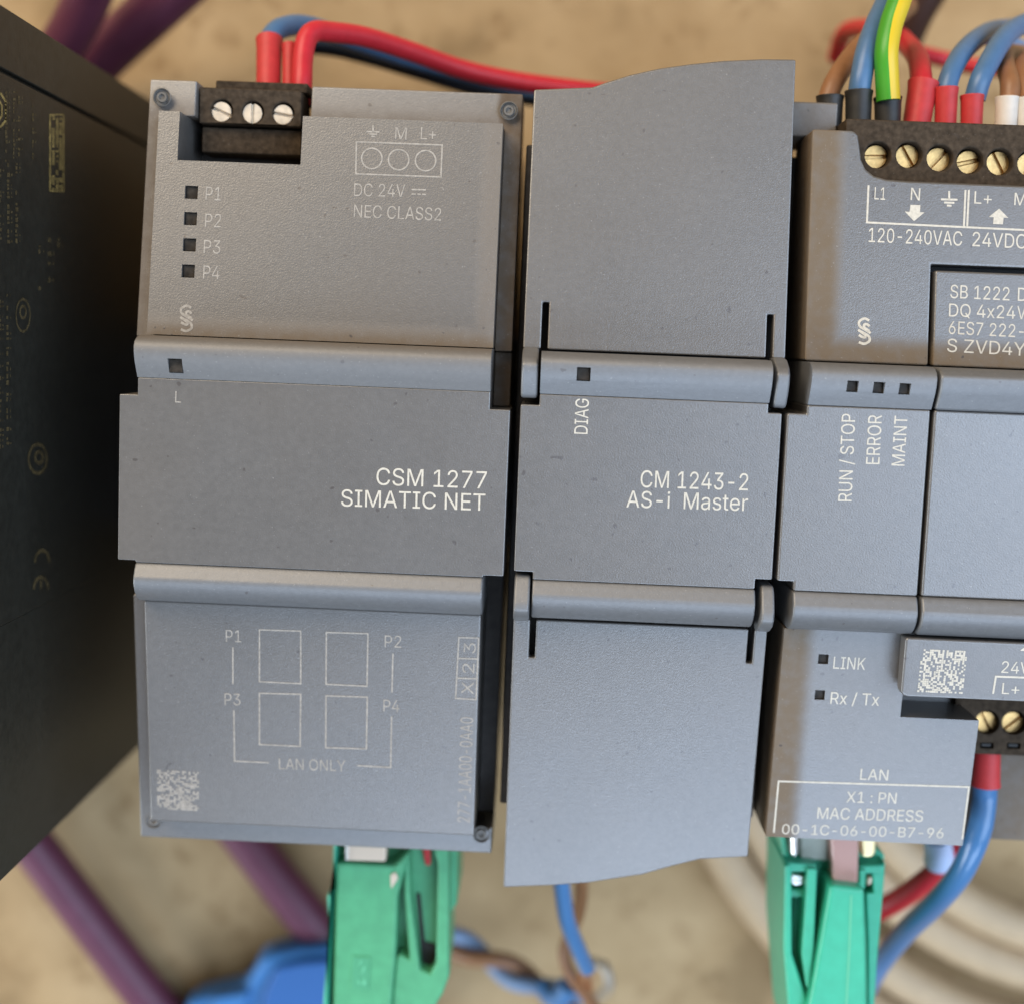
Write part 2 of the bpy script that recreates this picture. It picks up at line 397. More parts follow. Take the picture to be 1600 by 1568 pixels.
def screw(parent, px, py, z, r, ang, m=None, slot=0.22):
    """slotted terminal screw, top face at z"""
    c = at(px, py, z); b = B(); disc(b, c, r, z - 2.2, z, 36)
    k = B(); d = Vector((math.cos(ang), math.sin(ang))); s = Vector((-d.y, d.x)); L = r * 1.3; w_ = r * slot * .75
    prism(k, [tuple(Vector(c[:2]) + d * L * i + s * w_ * j) for i, j in ((-1, -1), (1, -1), (1, 1), (-1, 1))], z + 2, z - 0.55)
    return build('screw', b, m or m_brass, parent, 0.10, cuts=k, smooth=30)

# ================================================================== setting
b = B(); boxb(b, -1500, 1500, -1500, 1500, -42, -12)
bench = build('bench', b, bench_mat(), None, 0); bench['kind'] = 'structure'; bench['label'] = 'mottled beige work surface under the devices'
rail = thing('din_rail', 'steel mounting rail running behind the grey control modules', 'rail', (10, -15, 0))
box('rail_web', -115, 150, -28, -3, 0, 1.2, m_steel, rail, 0.2)
box('rail_lip', -115, 150, -3.2, -2.0, -7, 1.0, m_steel, rail, 0.2); box('rail_lip', -115, 150, -29.2, -28.1, -7, 1.0, m_steel, rail, 0.2)
box('rail_foot', -115, 150, -33, -29.3, -12, -7.2, m_steel, rail, 0.2); box('rail_foot', -115, 150, -1.9, 2.5, -12, -7.2, m_steel, rail, 0.2)

# ================================================================== power supply (black, left)
psu = thing('power_supply', 'black power supply housing with faint printed side, left of the grey modules', 'power supply', (-85, -15, 1.3))
PX = -61.8
b = B(); boxb(b, -112, PX - 0.8, -64.9, 36.2, 1.3, 78.5)
build('case', b, m_psu, psu, 0.6)
b = B()
def yz(pts): return [(atX(x, y, PX).y, atX(x, y, PX).z) for x, y in pts]
gy = 28.6
xprofile(b, [(-64.6, 1.6), (-64.6, 78.2), (-34.0, 78.2), (-34.0, 1.6)], PX - 0.9, PX - 0.02); build('side_panel', b, m_psu, psu, 0.03, label='lower side panel of the black case')
b = B(); xprofile(b, [(-34.0, 1.6), (-34.0, 78.2), (gy, 78.2), (gy, 1.6)], PX - 0.9, PX); build('side_panel', b, m_psu, psu, 0.15)
b = B(); xprofile(b, [(gy + 0.55, 1.6), (gy + 0.55, 78.2), (35.9, 78.2), (35.9, 1.6)], PX - 0.9, PX - 0.02); build('side_panel', b, m_psu, psu, 0.15, label='upper side panel of the black case above the groove')
def psu_quad(bm, x0, y0, x1, y1):
    P = [atX(*p, PX + 0.03) for p in ((x0, y0), (x1, y0), (x1, y1), (x0, y1))]; bm.faces.new([bm.verts.new(p) for p in P])
def psu_finish(name, bm, m):
    me = D.meshes.new(name); bm.to_mesh(me); bm.free(); off = world_off(psu)
    for v in me.vertices: v.co = Vector(v.co) * MM - off
    return link(name, me, m, psu)
def smudges(x0, x1, y0, y1, colw, rowh, fill, m, skew=0.0):       # worn, unreadable rows of print
    bm = B(); x = x0
    while x < x1:
        y = y0 + (x - x0) * skew
        while y < y1:
            hgt = rowh * random.uniform(.5, 1.3)
            if random.random() < fill: 
                q = random.uniform(.25, .5) * colw; psu_quad(bm, x, y, x + q, y + hgt)
                if random.random() < .6: psu_quad(bm, x + colw * .62, y + hgt * .2, x + colw * .62 + q * .5, y + hgt * .8)
            y += hgt + rowh * random.uniform(.3, .6)
        x += colw + 3
    psu_finish('worn_print', bm, m)
smudges(8, 26, 143, 250, 9, 5, .8, m_print_psu2); smudges(28, 40, 150, 245, 9, 5, .75, m_print_psu2); smudges(50, 58, 165, 250, 8, 5, .7, m_print_psu2)
smudges(-2, 28, 255, 380, 10, 6, .72, m_print_psu2); smudges(60, 92, 372, 450, 12, 7, .3, m_print_psu2); smudges(-2, 22, 460, 700, 9, 6, .6, m_print_psu2)
bm = B(); 
for k in range(30):
    yy = 181 + k * 3.9; off_ = 1.2 * random.random()
    for cx_, cw in ((77, 2.5), (80.5, 5), (87, 4), (92, 5), (98, 2.2)):
        if cx_ in (77, 98) or random.random() < .75: psu_quad(bm, cx_ + (0 if cx_ in (77, 98) else off_), yy, cx_ + cw, yy + (4.0 if cx_ in (77, 98) else 2.6))
for yy in (178.5, 298): psu_quad(bm, 77, yy - .0, 100, yy + 2)
psu_finish('rating_box_print', bm, m_print_psu)
def psu_ring(pts, wpx, m, name='printed_mark'):
    bm = B(); n = len(pts); cx = sum(p[0] for p in pts) / n; cy = sum(p[1] for p in pts) / n
    O = [bm.verts.new(atX(x, y, PX + .03)) for x, y in pts]; I = [bm.verts.new(atX(cx + (x - cx) * (1 - wpx), cy + (y - cy) * (1 - wpx), PX + .03)) for x, y in pts]
    for i in range(n): j = (i + 1) % n; bm.faces.new((O[i], O[j], I[j], I[i]))
    psu_finish(name, bm, m)
psu_ring([(-14, 143), (2, 145), (10, 158), (10, 190), (2, 200), (-14, 197), (-22, 186), (-22, 156)], .14, m_print_psu)
psu_ring([(-9, 153), (-2, 155), (4, 164), (4, 183), (-2, 190), (-9, 188), (-14, 180), (-14, 162)], .22, m_print_psu)
psu_ring([(36 + 12 * math.cos(t * .5236), 493 + 28 * math.sin(t * .5236)) for t in range(12)], .16, m_print_psu2)
psu_ring([(36 + 6 * math.cos(t * .5236), 488 + 12 * math.sin(t * .5236)) for t in range(12)], .4, m_print_psu2)
psu_ring([(59 + 16 * math.cos(t * .5236), 717 + 26 * math.sin(t * .5236)) for t in range(12)], .22, m_print_psu2)
psu_ring([(61 + 8 * math.cos(t * .5236), 715 + 12 * math.sin(t * .5236)) for t in range(12)], .5, m_print_psu2)
def psu_arc(cx, cy, rx, ry, bar):
    bm = B(); n = 12
    A = [atX(cx + rx * math.cos(t), cy - ry * math.sin(t), PX + .03) for t in [math.pi * i / n for i in range(n + 1)]]
    I = [atX(cx + rx * .72 * math.cos(t), cy - ry * .72 * math.sin(t), PX + .03) for t in [math.pi * i / n for i in range(n + 1)]]
    A = [bm.verts.new(p) for p in A]; I = [bm.verts.new(p) for p in I]
    for i in range(n): bm.faces.new((A[i], A[i + 1], I[i + 1], I[i]))
    if bar: psu_quad(bm, cx - 1.5, cy - ry * .66, cx + 1.5, cy)
    psu_finish('conformity_mark', bm, m_print_psu2)
psu_arc(66, 878, 13, 22, False); psu_arc(64, 920, 13, 22, True)

# ================================================================== network switch module (left grey)
csm = thing('switch_module', 'grey-brown network switch module, widest and leftmost of the grey modules', 'module', (-26, -15, 1.3))
FZ = lambda Y: min(UP(Y), LO(Y), 72) - 3.6
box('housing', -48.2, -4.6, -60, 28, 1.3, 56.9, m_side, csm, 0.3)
# recess for the plug-in terminal
nx0, ny0 = at(277, 251, UP)[:2]; nx1 = at(469.5, 258, UP).x; ny0 = at(370, 254, UP).y
b = B(); prism(b, [(-46.6, 0.35), (-6.1, 0.35), (-6.1, 26.5), (nx1, 26.5), (nx1, ny0), (nx0, ny0), (nx0, 26.5), (-46.6, 26.5)], UP, 57)
k = B(); LP = [led(k, x, y, UP, 0.76) for x, y in ((299, 301), (297.5, 342), (296, 383), (294, 424))]
up = build('upper_panel', b, m_switch_up, csm, 0.22, cuts=k)
for c in LP: ledwin(csm, c, 0.76)
rx0 = at(301, 150, 66).x; rx1 = at(481, 150, 66).x
for nm, pts in (('top_flange', [(-48.8, 26.55), (nx0 - 0.0, 26.55), (nx0, 30.8), (-48.8, 30.8)]),):
    b = B(); prism(b, [(-48.8, 0.0), (-46.65, 0.0), (-46.65, 26.55), (rx0, 26.55), (rx0, 30.8), (-48.8, 30.8)], lambda Y: UP(Y) - 3.4, 52); build('flange', b, m_flange, csm, 0.2)
b = B(); prism(b, [(rx1, 30.8), (rx1, 26.55), (-6.05, 26.55), (-6.05, 0), (-4.0, 0), (-4.0, 30.8)], lambda Y: UP(Y) - 4.2, 52); build('flange', b, m_flange, csm, 0.2)
box('flange', -6.05, -4.0, -6.6, -0.05, 52, 66.5, m_flange, csm, 0.2)
b = B(); prism(b, [(-48.8, -31.0), (-48.8, -63.1), (-4.1, -63.1), (-4.1, -59.4), (-6.4, -60.9), (-6.4, -59.6), (-46.5, -59.6), (-46.5, -31.0)], lambda Y: LO(Y) - 3.4 if Y > -59 else LO(Y) - 3.4, 52)
build('flange', b, m_shell, csm, 0.2)
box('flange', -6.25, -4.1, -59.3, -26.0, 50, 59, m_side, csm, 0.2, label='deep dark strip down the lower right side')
for q, z in (((253, 152), 65.0), ((795, 173), 64.2), ((240, 1281), 64.2), ((752, 1303), 64.3)): boss(csm, *q, z + .02)
# middle block and ribs
b = B(); prism(b, [(-48.8, -25.85), (-48.8, -6.65), (-46.7, -6.65), (-46.7, -4.64), (-6.1, -4.64), (-6.1, -6.65), (-3.75, -6.65), (-3.75, -25.85), (-6.1, -25.85), (-6.1, -26.1), (-46.7, -26.1), (-46.7, -25.85)], 75, 56.95)
mid = build('middle_block', b, m_shell, csm, 0.2)
def rib_profile_ends(bm, prof, x0, x1, round_l=0.7, round_r=0.0):
    xprofile(bm, prof, x0, x1)
b = B(); xprofile(b, RIB, -46.75, -6.1); k = B(); c = led(k, 273, 572, 76.3, 0.82, 1.2); build('rib', b, m_switch_rib, csm, 0, cuts=k, smooth=50); c.z = 76.2; ledwin(csm, c, 0.82, 1.1, 0.5)
b = B(); xprofile(b, mirror(RIB), -46.75, -6.1); build('rib', b, m_rib, csm, 0.25)
b = B(); prism(b, [(-46.5, -31.05), (-46.5, -59.55), (-6.3, -59.55), (-6.3, -31.05)], LO, 57); lo = build('lower_panel', b, m_shell, csm, 0.25)
# print
UPt = UP
write(up, [('P1', (321, 313), (345, 314), 21), ('P2', (320, 355), (345, 356), 21), ('P3', (318, 396), (344, 397), 21), ('P4', (317, 436), (343, 437), 21)], UP, m_print_dim, -0.012)
write(up, [('M', (617, 218), (635, 219), 19), ('L+', (657, 218), (681, 219), 19), ('DC 24V', (553, 307), (633, 308.5), 20), ('NEC CLASS2', (552.5, 340), (689, 345.5), 20)], UP, m_print_dim, -0.010)
strokes(up, [[(557, 222), (691, 227), (689, 277), (556, 272), (557, 222)], circ(581, 248, 16), circ(623, 250, 16), circ(665, 251.5, 16)] + earth(583, 206, 10) + [[(643, 296.5), (666, 297.3)], [(643, 303.5), (650, 303.8)], [(652, 303.9), (657.5, 304.1)], [(659.5, 304.2), (666, 304.4)]], UP, m_print_dim, 2.5)
emblem(up, 291.5, 498, 19, UP, m_print_dim)
write(mid, [('L', (273.5, 629), (283, 629.6), 18)], 75, m_print_dim, -0.012)
write(mid, [('CSM 1277', (588, 757.5), (760, 763.5), 27), ('SIMATIC NET', (533, 790.5), (758, 797.5), 26.5)], 75, m_print, -0.015)
write(lo, [('P1', (353, 1001.5), (377, 1002.5), 20), ('P2', (601, 1010), (627, 1011), 20), ('P3', (351, 1100), (376, 1101), 20), ('P4', (599, 1110), (624, 1111), 20), ('LAN ONLY', (436, 1200.5), (540, 1204), 19)], LO, m_print_dim, -0.014)
strokes(lo, [[(405.5, 983), (470, 985), (470, 1067), (405.5, 1064), (405.5, 983)], [(510, 987), (575, 989), (573.5, 1071), (509.5, 1068), (510, 987)], [(405.5, 1082), (470, 1083.5), (469, 1165), (405.5, 1162), (405.5, 1082)], [(509.5, 1086), (574, 1088), (572.5, 1169), (509, 1167), (509.5, 1086)],
             [(364, 1010), (364, 1068)], [(614, 1020), (612.5, 1081)], [(365.5, 1108), (366.5, 1188), (420, 1190.5)], [(612, 1118), (610.5, 1198), (558, 1195)],
             [(717, 995), (748, 996), (744, 1092), (712, 1090), (717, 995)], [(716, 1027.5), (746, 1028.5)], [(714.5, 1058.5), (745, 1059.5)]], LO, m_print_dim, 2.5)
write(lo, [('X', (739.5, 1084), (740.5, 1065), 19), ('2', (741, 1051), (741.5, 1036), 19), ('3', (743, 1020), (743.7, 1004), 19), ('277-1AA00-0AA0', (734, 1284), (739.5, 1120), 20)], LO, m_print_dim, -0.014)
# plug-in terminal (part of the module) and its screws
TZ = 63.5
ty1 = at(394, 139, TZ).y; ty0 = at(394, 196, TZ).y; tx0 = at(311, 190, TZ).x; tx1 = at(470, 190, TZ).x; tb = at(390, 241, TZ - 1).y
b = B(); boxb(b, tx0, tx1, ty0, ty1, 57, TZ); k = B()
SC = ((346, 175, 2.76), (394.5, 177.5, 1.55), (442, 179.5, 3.0))
for x, y, a in SC: disc(k, at(x + .5, y - 2, TZ), 1.32, TZ - 1.6, TZ + 3)
t1 = build('terminal_plug', b, m_term, csm, 0.2, cuts=k)
box('terminal_step', tx0 + .1, tx1, tb, ty0 - 0.25, 57, TZ - 1.0, m_term, csm, 0.25)
box('terminal_latch', at(337, 130, TZ - 2).x, at(481, 130, TZ - 2).x, ty1 + .05, at(400, 129, TZ - 2.5).y, 50, TZ - 2, m_term, csm, 0.2)
for x, y, a in SC: screw(t1, x, y, TZ - 0.35, 1.17, a, m_tin)

# ================================================================== communication module (middle)
cm = thing('communication_module', 'narrow grey interface module with flared covers, between the switch and controller', 'module', (12, -15, 1.3))
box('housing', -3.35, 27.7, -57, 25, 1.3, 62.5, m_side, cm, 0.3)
box('front_bed', -2.2, 27.2, -37.0, 6.6, 62.55, 68.0, m_black, cm, 0.2)
ZU = lambda Y: UP(Y); ZL = lambda Y: LO(Y)
def cover(zf, outer, x0, x1, yin, yarm, slots, name):
    """flap cover: outer = outline beyond the hinge edge; two side arms reach past the hinge edge"""
    sgn = 1 if yarm < yin else -1
    b = B(); prism(b, [(x0, yin)] + outer + [(x1, yin)], zf, lambda Y: zf(Y) - 2.0)
    k = B()
    for sx0, sx1, sy in slots: boxb(k, sx0, sx1, min(yin - 3 * sgn, sy), max(yin - 3 * sgn, sy), 40, 90)
    return build(name, b, m_shell, cm, 0.22, cuts=k)
upper = pxpoly([(835, 140), (925, 136.5), (950, 128), (985, 117), (1030, 107), (1080, 100), (1130, 95), (1190, 92.3), (1245, 93)], UP)
upper = [(-2.62, upper[0][1])] + upper[1:-1] + [(27.8, upper[-1][1])]
cu = cover(UP, upper, -2.62, 27.8, 0.45, -5, [(-0.55, 0.22, 5.9), (25.55, 26.3, 5.5)], 'upper_cover')
lower = pxpoly([(790, 1386), (860, 1383), (918, 1379), (1004, 1366), (1050, 1353), (1094, 1342), (1167, 1338)], LO)
lower = [(-2.4, lower[0][1])] + lower[1:-1] + [(27.6, lower[-1][1])]
cl = cover(LO, lower, -2.4, 27.6, -31.35, -26, [(-0.45, 0.3, -36.1), (25.4, 26.15, -35.6)], 'lower_cover')
ARM = [(-5.2, 74.3), (-4.7, 74.9), (-3.6, 75.6), (-2.4, 76.1), (-1.3, 76.1), (-0.4, 75.3), (0.35, 73.6), (0.6, 72.0), (0.6, 69.5), (-5.2, 69.5)]
for x0, x1 in ((-2.62, -0.72), (26.25, 27.8)):
    b = B(); xprofile(b, ARM, x0, x1); build('hinge_arm', b, m_rib, cm, 0.3)
for x0, x1 in ((-2.45, -0.60), (26.1, 27.65)):
    b = B(); xprofile(b, [(-30.75 - y - .15, z) for y, z in ARM], x0, x1); build('hinge_arm', b, m_rib, cm, 0.3)
b = B(); prism(b, [(-2.57, -25.2), (-2.57, -5.95), (-0.42, -5.95), (-0.42, -4.64), (25.7, -4.64), (25.7, -5.75), (27.3, -5.75), (27.3, -24.9), (25.35, -24.9), (25.35, -26.1), (-0.35, -26.1), (-0.35, -25.2)], 75, 62.6)
cmid = build('middle_block', b, m_shell, cm, 0.18)
b = B(); xprofile(b, [(y if y > 0 else y, z) for y, z in RIB], -0.42, 25.75); k = B(); c = led(k, 912, 585, 76.4, 0.78, 1.2); build('rib', b, m_rib, cm, 0, cuts=k, smooth=50); c.z = 76.3; ledwin(cm, c, 0.78, 1.1, .5)
b = B(); xprofile(b, mirror(RIB), -0.35, 25.4); build('rib', b, m_rib, cm, 0.22)
write(cmid, [('DIAG', (918, 678.5), (920.5, 623.5), 21)], 75, m_print, -0.008)
write(cmid, [('CM 1243-2', (1000.5, 761.2), (1168.5, 766.2), 26.5), ('AS-i  Master', (978.5, 792), (1168, 798), 26)], 75, m_print, -0.002)

# ================================================================== controller (right)
cpu = thing('controller', 'blue-grey programmable controller at the right with screw terminals and status lamps', 'controller', (60, -15, 1.3))
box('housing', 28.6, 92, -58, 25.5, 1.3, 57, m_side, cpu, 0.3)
fy = at(1280, 160, 62).y; fx1 = at(1309, 180, 62).x
box('flange', 28.0, fx1, 27.25, fy, 50, 62, m_cpu_flange, cpu, 0.25, label='dusty top flange left of the upper terminals')
box('flange', 28.0, 29.1, -58, 27.2, 50, 60.5, m_cpu_flange, cpu, 0.2, label='dusty edge strip beside the narrow module')
# upper panel with the rounded cut for the terminals
A = pxpoly([(1272, 202), (1334, 204.5), (1341, 212), (1344, 232), (1346, 250), (1353, 265), (1366, 275), (1385, 280.5), (1420, 283), (1600, 292)], UP)
sbL = at(1453, 480, UP).x; sbT = at(1453, 413, UP).y
b = B(); prism(b, [(30.05, 0.35), (30.05, A[0][1])] + A[1:-1] + [(92, A[-1][1]), (92, sbT), (sbL, sbT), (sbL, 0.35)], UP, 57.05)
cup = build('upper_panel', b, m_cpu_up, cpu, 0.28)
# signal board insert
b = B(); prism(b, [(sbL + .42, 0.35), (sbL + .42, sbT - .72), (92, sbT - .72), (92, 0.35)], lambda Y: UP(Y) + .25, 66); sb = build('signal_board', b, m_cpu_up, cpu, 0.25)
box('board_well', sbL + .02, 92, 0.3, sbT - .02, 57.1, 65.9, m_black, cpu, 0.0)
# status strip
b = B(); prism(b, [(27.87, -25.0), (27.87, -5.7), (30.1, -5.7), (30.1, -4.64), (44.1, -4.64), (44.1, -26.1), (29.8, -26.1), (29.8, -25.0)], 75, 57.1); smid = build('status_block', b, m_shell, cpu, 0.25)
def bulge(prof, x0, x1, side):      # rib whose right end swells like the moulded seam
    return
b = B(); xprofile(b, RIB, 30.15, 44.15); k = B(); cs = [led(k, x, y, 76.3, 0.64, 1.2) for x, y in ((1332, 604), (1373, 606), (1413.5, 608))]
build('rib', b, m_rib, cpu, 0, cuts=k, smooth=50)
for c in cs: c.z = 76.2; ledwin(cpu, c, 0.64, 1.1, .5)
b = B(); xprofile(b, mirror(RIB), 29.75, 44.1); build('rib', b, m_rib, cpu, 0.25)
box('middle_cover', 44.5, 92, -26.1, -4.64, 57.1, 75.05, m_shell, cpu, 0.3)
b = B(); xprofile(b, [(y, z + .3 if z > 72 else z) for y, z in RIB], 44.55, 92); build('rib', b, m_rib, cpu, 0.3)
b = B(); xprofile(b, [(y, z + .3 if z > 72 else z) for y, z in mirror(RIB)], 44.45, 92); build('rib', b, m_rib, cpu, 0.3)
box('seam_gap', 44.0, 44.6, -30.9, 0.3, 57.1, 71.5, m_black, cpu, 0.0)
# lower raised strip
lx = at(1411, 1030, 74).x; ly0 = at(1480, 1090, 74).y; ly1 = -31.05
b = B(); prism(b, [(lx, ly1), (lx, ly0 + .5), (lx + .5, ly0), (92, ly0), (92, ly1)], lambda Y: 74.6 + (Y + 31) * .07, 72); lstrip = build('supply_label_strip', b, m_shell, cpu, 0.3)
# lower left panel
Pq = pxpoly([(1501, 1098), (1531, 1116), (1505, 1312)], LO)
b = B(); prism(b, [(29.6, -31.05), (29.6, -57.8), (Pq[2][0], -57.8), Pq[1], Pq[0], (Pq[0][0], -31.05)], LO, 57.05)
k = B(); cs = [led(k, x, y, LO, 0.60, 1.1) for x, y in ((1286.5, 1029), (1281, 1085))]
nl = at(1403, 1050, 68).x; nb = at(1440, 1110, 67).y
boxb(k, nl, 95, nb, -20, 61.5, 90)
clo = build('lower_panel', b, m_cpu_lo, cpu, 0.25, cuts=k)
for c in cs: ledwin(cpu, c, 0.60)
# upper terminal block
TZ2 = 66.5
yt = at(1450, 190, TZ2).y; b = B(); prism(b, [(fx1 + .1, yt), (fx1 + .1, A[0][1] + .1), (33.5, 18.5), (92, 17.5), (92, yt)], TZ2, 57.1); k = B()
S2 = [(1368, 245.5, 0.05), (1417, 245, -1.0), (1465, 250, .85), (1512, 254, .25), (1559, 256, -1.05), (1607, 258, 1.2), (1655, 260, .4)]
for x, y, a in S2: disc(k, at(x + 4, y - 3, TZ2), 1.52, TZ2 - 5.0, TZ2 + 3)
tb2 = build('terminal_block', b, m_term, cpu, 0.25, cuts=k)
for x, y, a in S2: screw(tb2, x, y, TZ2 - 1.7, 1.36, a)
# lower terminals
TZ3 = 63.0
bx0 = at(1515, 1140, TZ3).x; by1 = at(1560, 1092, TZ3).y; by0 = at(1560, 1178, TZ3).y
b = B(); boxb(b, bx0 - 2, 92, by0, by1 + 2, 57.1, TZ3); k = B(); S3 = [(1540, 1127, -1.05), (1582, 1127.5, .72), (1625, 1129, .2)]
for x, y, a in S3:
    disc(k, at(x + 3, y + 1, TZ3), 1.55, TZ3 - 5, TZ3 + 3)
    c = at(x + 2, y + 37, TZ3); boxb(k, c.x - .85, c.x + .85, c.y - .38, c.y + .38, TZ3 - 2, TZ3 + 3)
tb3 = build('terminal_block', b, m_term, cpu, 0.2, cuts=k)
for x, y, a in S3:
    screw(tb3, x, y, TZ3 - 1.4, 1.30, a)
    c = at(x + 2, y + 37, TZ3); box('test_slot', c.x - .6, c.x + .6, c.y - .2, c.y + .2, TZ3 - 1.9, TZ3 - .25, m_black, tb3, 0.05)
fl0 = at(1580, 1312, 57.3).y
box('flange', Pq[2][0] + .3, 92, fl0, by0 - .05, 45, 57.3, m_foot, cpu, 0.2, label='grey foot flange below the lower terminals')
# print
write(cup, [('L1', (1366, 312), (1383, 313), 19), ('N', (1422.5, 313), (1437, 314), 19), ('L+', (1522, 318.5), (1549, 320), 19), ('M', (1584.5, 321), (1602, 322), 19),
            ('120-240VAC', (1357, 378.5), (1503, 384.5), 22), ('24VDC', (1519, 385), (1603, 389), 22)], UP, m_print, 0.0)
strokes(cup, [[(1357, 290), (1354.5, 348), (1509, 355.5)], [(1508.5, 297.5), (1506, 354)], [(1513.8, 297.5), (1511, 355.6), (1640, 361.8)]] + earth(1483, 312, 13), UP, m_print, 3.0)
fills(cup, [[(1413.5, 331), (1421, 331.5), (1422.5, 320.5), (1438, 321), (1437.5, 332), (1444.5, 332.5), (1428, 346)],
            [(1545, 339.5), (1552.5, 340), (1551.5, 350.5), (1567, 351), (1568, 340.5), (1575.5, 341), (1561, 326.5)]], UP, m_print)
emblem(cup, 1350.5, 518, 19, UP, m_print)
SBZ = lambda Y: UP(Y) + .25
write(sb, [('SB 1222', (1484.5, 466), (1577, 470), 20.5), ('DC', (1590, 470.5), (1623, 472), 20.5), ('DQ 4x24', (1482.5, 494.8), (1586, 498.6), 20), ('VDC', (1589, 498.8), (1632, 500.5), 20),
           ('6ES7 222-', (1482, 522), (1599, 528), 20), ('S ZVD4Y', (1479.5, 550), (1602, 556.5), 20.5)], SBZ, m_print, -0.002)
write(smid, [('RUN / STOP', (1330.5, 783), (1336.5, 647), 21), ('ERROR', (1374, 725.5), (1378, 649), 21), ('MAINT', (1413, 728), (1418, 650.5), 20)], 75, m_print, -0.004)
write(clo, [('LINK', (1301.5, 1043.5), (1351.5, 1045.5), 20), ('Rx / Tx', (1297, 1098.5), (1373, 1101.5), 20), ('LAN', (1343.5, 1217), (1387, 1218.5), 19), ('X1 : PN', (1322, 1252.5), (1400, 1254.5), 19),
            ('MAC ADDRESS', (1276.5, 1278), (1441.5, 1283), 20), ('00-1C-06-00-B7-96', (1221.5, 1302), (1473.5, 1308.5), 17.5)], LO, m_print, -0.006)
strokes(clo, [[(1209, 1300), (1216.5, 1219.5), (1514, 1228.5), (1503.5, 1310)]], LO, m_print, 2.8)
LS = lambda Y: 74.6 + (Y + 31) * .07
write(lstrip, [('24', (1564, 1050), (1591.5, 1051.3), 19), ('V', (1593, 1051.4), (1608, 1052), 19), ('L+', (1565, 1083), (1592, 1084), 18)], LS, m_print, 0.0)
strokes(lstrip, [[(1551.5, 1083), (1556, 1056), (1640, 1059)]], LS, m_print, 3.0)
fills(lstrip, [[(1593.5, 1015.5), (1606, 1006), (1618, 1017), (1611, 1016.5), (1610, 1025), (1602, 1024.6), (1602.5, 1016)]], LS, m_print)

# laser-etched speckle patches (worn, unreadable)
def speckle(parent, quad, zf, nx, ny, dens, m, seed):
    rr = random.Random(seed); P = [at(*q, zf) for q in quad]; bm = B(); n = nrm_of(zf)
    def uv(u, v): return P[0] * (1 - u) * (1 - v) + P[1] * u * (1 - v) + P[2] * u * v + P[3] * (1 - u) * v + n * 0.032
    for i in range(nx):
        for j in range(ny):
            if rr.random() < dens:
                c = ((i + .5 + rr.uniform(-.05, .05)) / nx, (j + .5 + rr.uniform(-.05, .05)) / ny); r = rr.uniform(.58, .74); k6 = 4
                bm.faces.new([bm.verts.new(uv(c[0] + r / nx * math.cos(1.571 * a + .785), c[1] + r / ny * math.sin(1.571 * a + .785)) + n * rr.uniform(0, .006)) for a in range(k6)])
    me = D.meshes.new('etched_patch'); bm.to_mesh(me); bm.free(); off = world_off(parent)
    for v in me.vertices: v.co = Vector(v.co) * MM - off
    link('etched_patch', me, m, parent)
speckle(lo, [(245, 1201), (311, 1205), (311, 1266), (246, 1263)], LO, 20, 20, .62, m_print_dim, 3)
speckle(lstrip, [(1440, 1013), (1512, 1016), (1504, 1083), (1433, 1080)], LS, 22, 22, .58, m_print, 5)

# ================================================================== green network plugs
def plug_part(parent, name, pts, z1, z0, m, bev=0.35, zref=None, cuts=None, seg=3):
    b = B(); prism(b, pxpoly(pts, zref if zref is not None else z1), z1, z0); return build(name, b, m, parent, bev, seg=seg, cuts=cuts)
p1 = thing('network_plug', 'green network plug below the wide switch module, smooth side with small moulded rectangle', 'plug', at(610, 1450, 40), 'green network plugs')
Z = 56
plug_part(p1, 'body', [(521, 1290), (517, 1420), (508, 1640), (640, 1640), (692, 1552), (701, 1520), (701, 1432), (714, 1412), (717, 1290)], Z - 3.5, 40, m_green2, .5)
plug_part(p1, 'side_cover', [(524, 1348), (518, 1640), (606, 1640), (618, 1500), (622, 1400), (640, 1330), (614, 1352)], Z, Z - 4, m_green2, .5)
plug_part(p1, 'side_rim', [(640, 1330), (641, 1400), (656, 1515), (672, 1522), (681, 1505), (684, 1350), (676, 1318), (702, 1318), (702, 1525), (692, 1552), (640, 1640), (606, 1640), (618, 1500), (622, 1490), (640, 1500), (632, 1400), (630, 1345)], Z - .6, Z - 4, m_green2, .35)
plug_part(p1, 'edge_guide', [(521, 1300), (527, 1300), (525, 1345), (519, 1400), (510, 1640), (503, 1640), (505, 1560), (513, 1460), (511, 1400), (520, 1385)], Z + .4, Z - 8, m_green, .3)
plug_part(p1, 'metal_shield', [(540, 1295), (606, 1295), (603, 1346), (541, 1344)], Z - .3, Z - 3, m_tan, .3)
plug_part(p1, 'shield_edge', [(539, 1295), (545, 1295), (544, 1343.5), (540, 1343)], Z - .0, Z - 2.8, m_contact, .1)
plug_part(p1, 'marking_frame', [(549, 1492), (579, 1494), (577, 1546), (547, 1544)], Z + .12, Z - .1, m_green2, .05, cuts=None)
b = B(); prism(b, pxpoly([(552, 1495), (576, 1497), (574.5, 1543), (550.5, 1541)], Z + .15), Z + .16, Z + .1); build('marking_field', b, mat('green_inner_field', (0.06, 0.28, 0.14), rough=.6), p1, 0)  # inner field in a slightly darker green than the body
for q in ([(560, 1512), (563, 1500), (566, 1500)], [(562, 1524), (569, 1508), (571, 1512)], [(559, 1534), (560, 1528), (564, 1538)], [(566, 1536), (570, 1526), (572, 1538)]):
    b = B(); prism(b, pxpoly(q, Z + .2), Z + .24, Z + .15); build('moulded_mark', b, m_green_seam, p1, 0)
plug_part(p1, 'red_core', [(655, 1295), (672, 1295), (673, 1352), (664, 1352)], Z - 2.3, Z - 3.6, m_redf, .3)
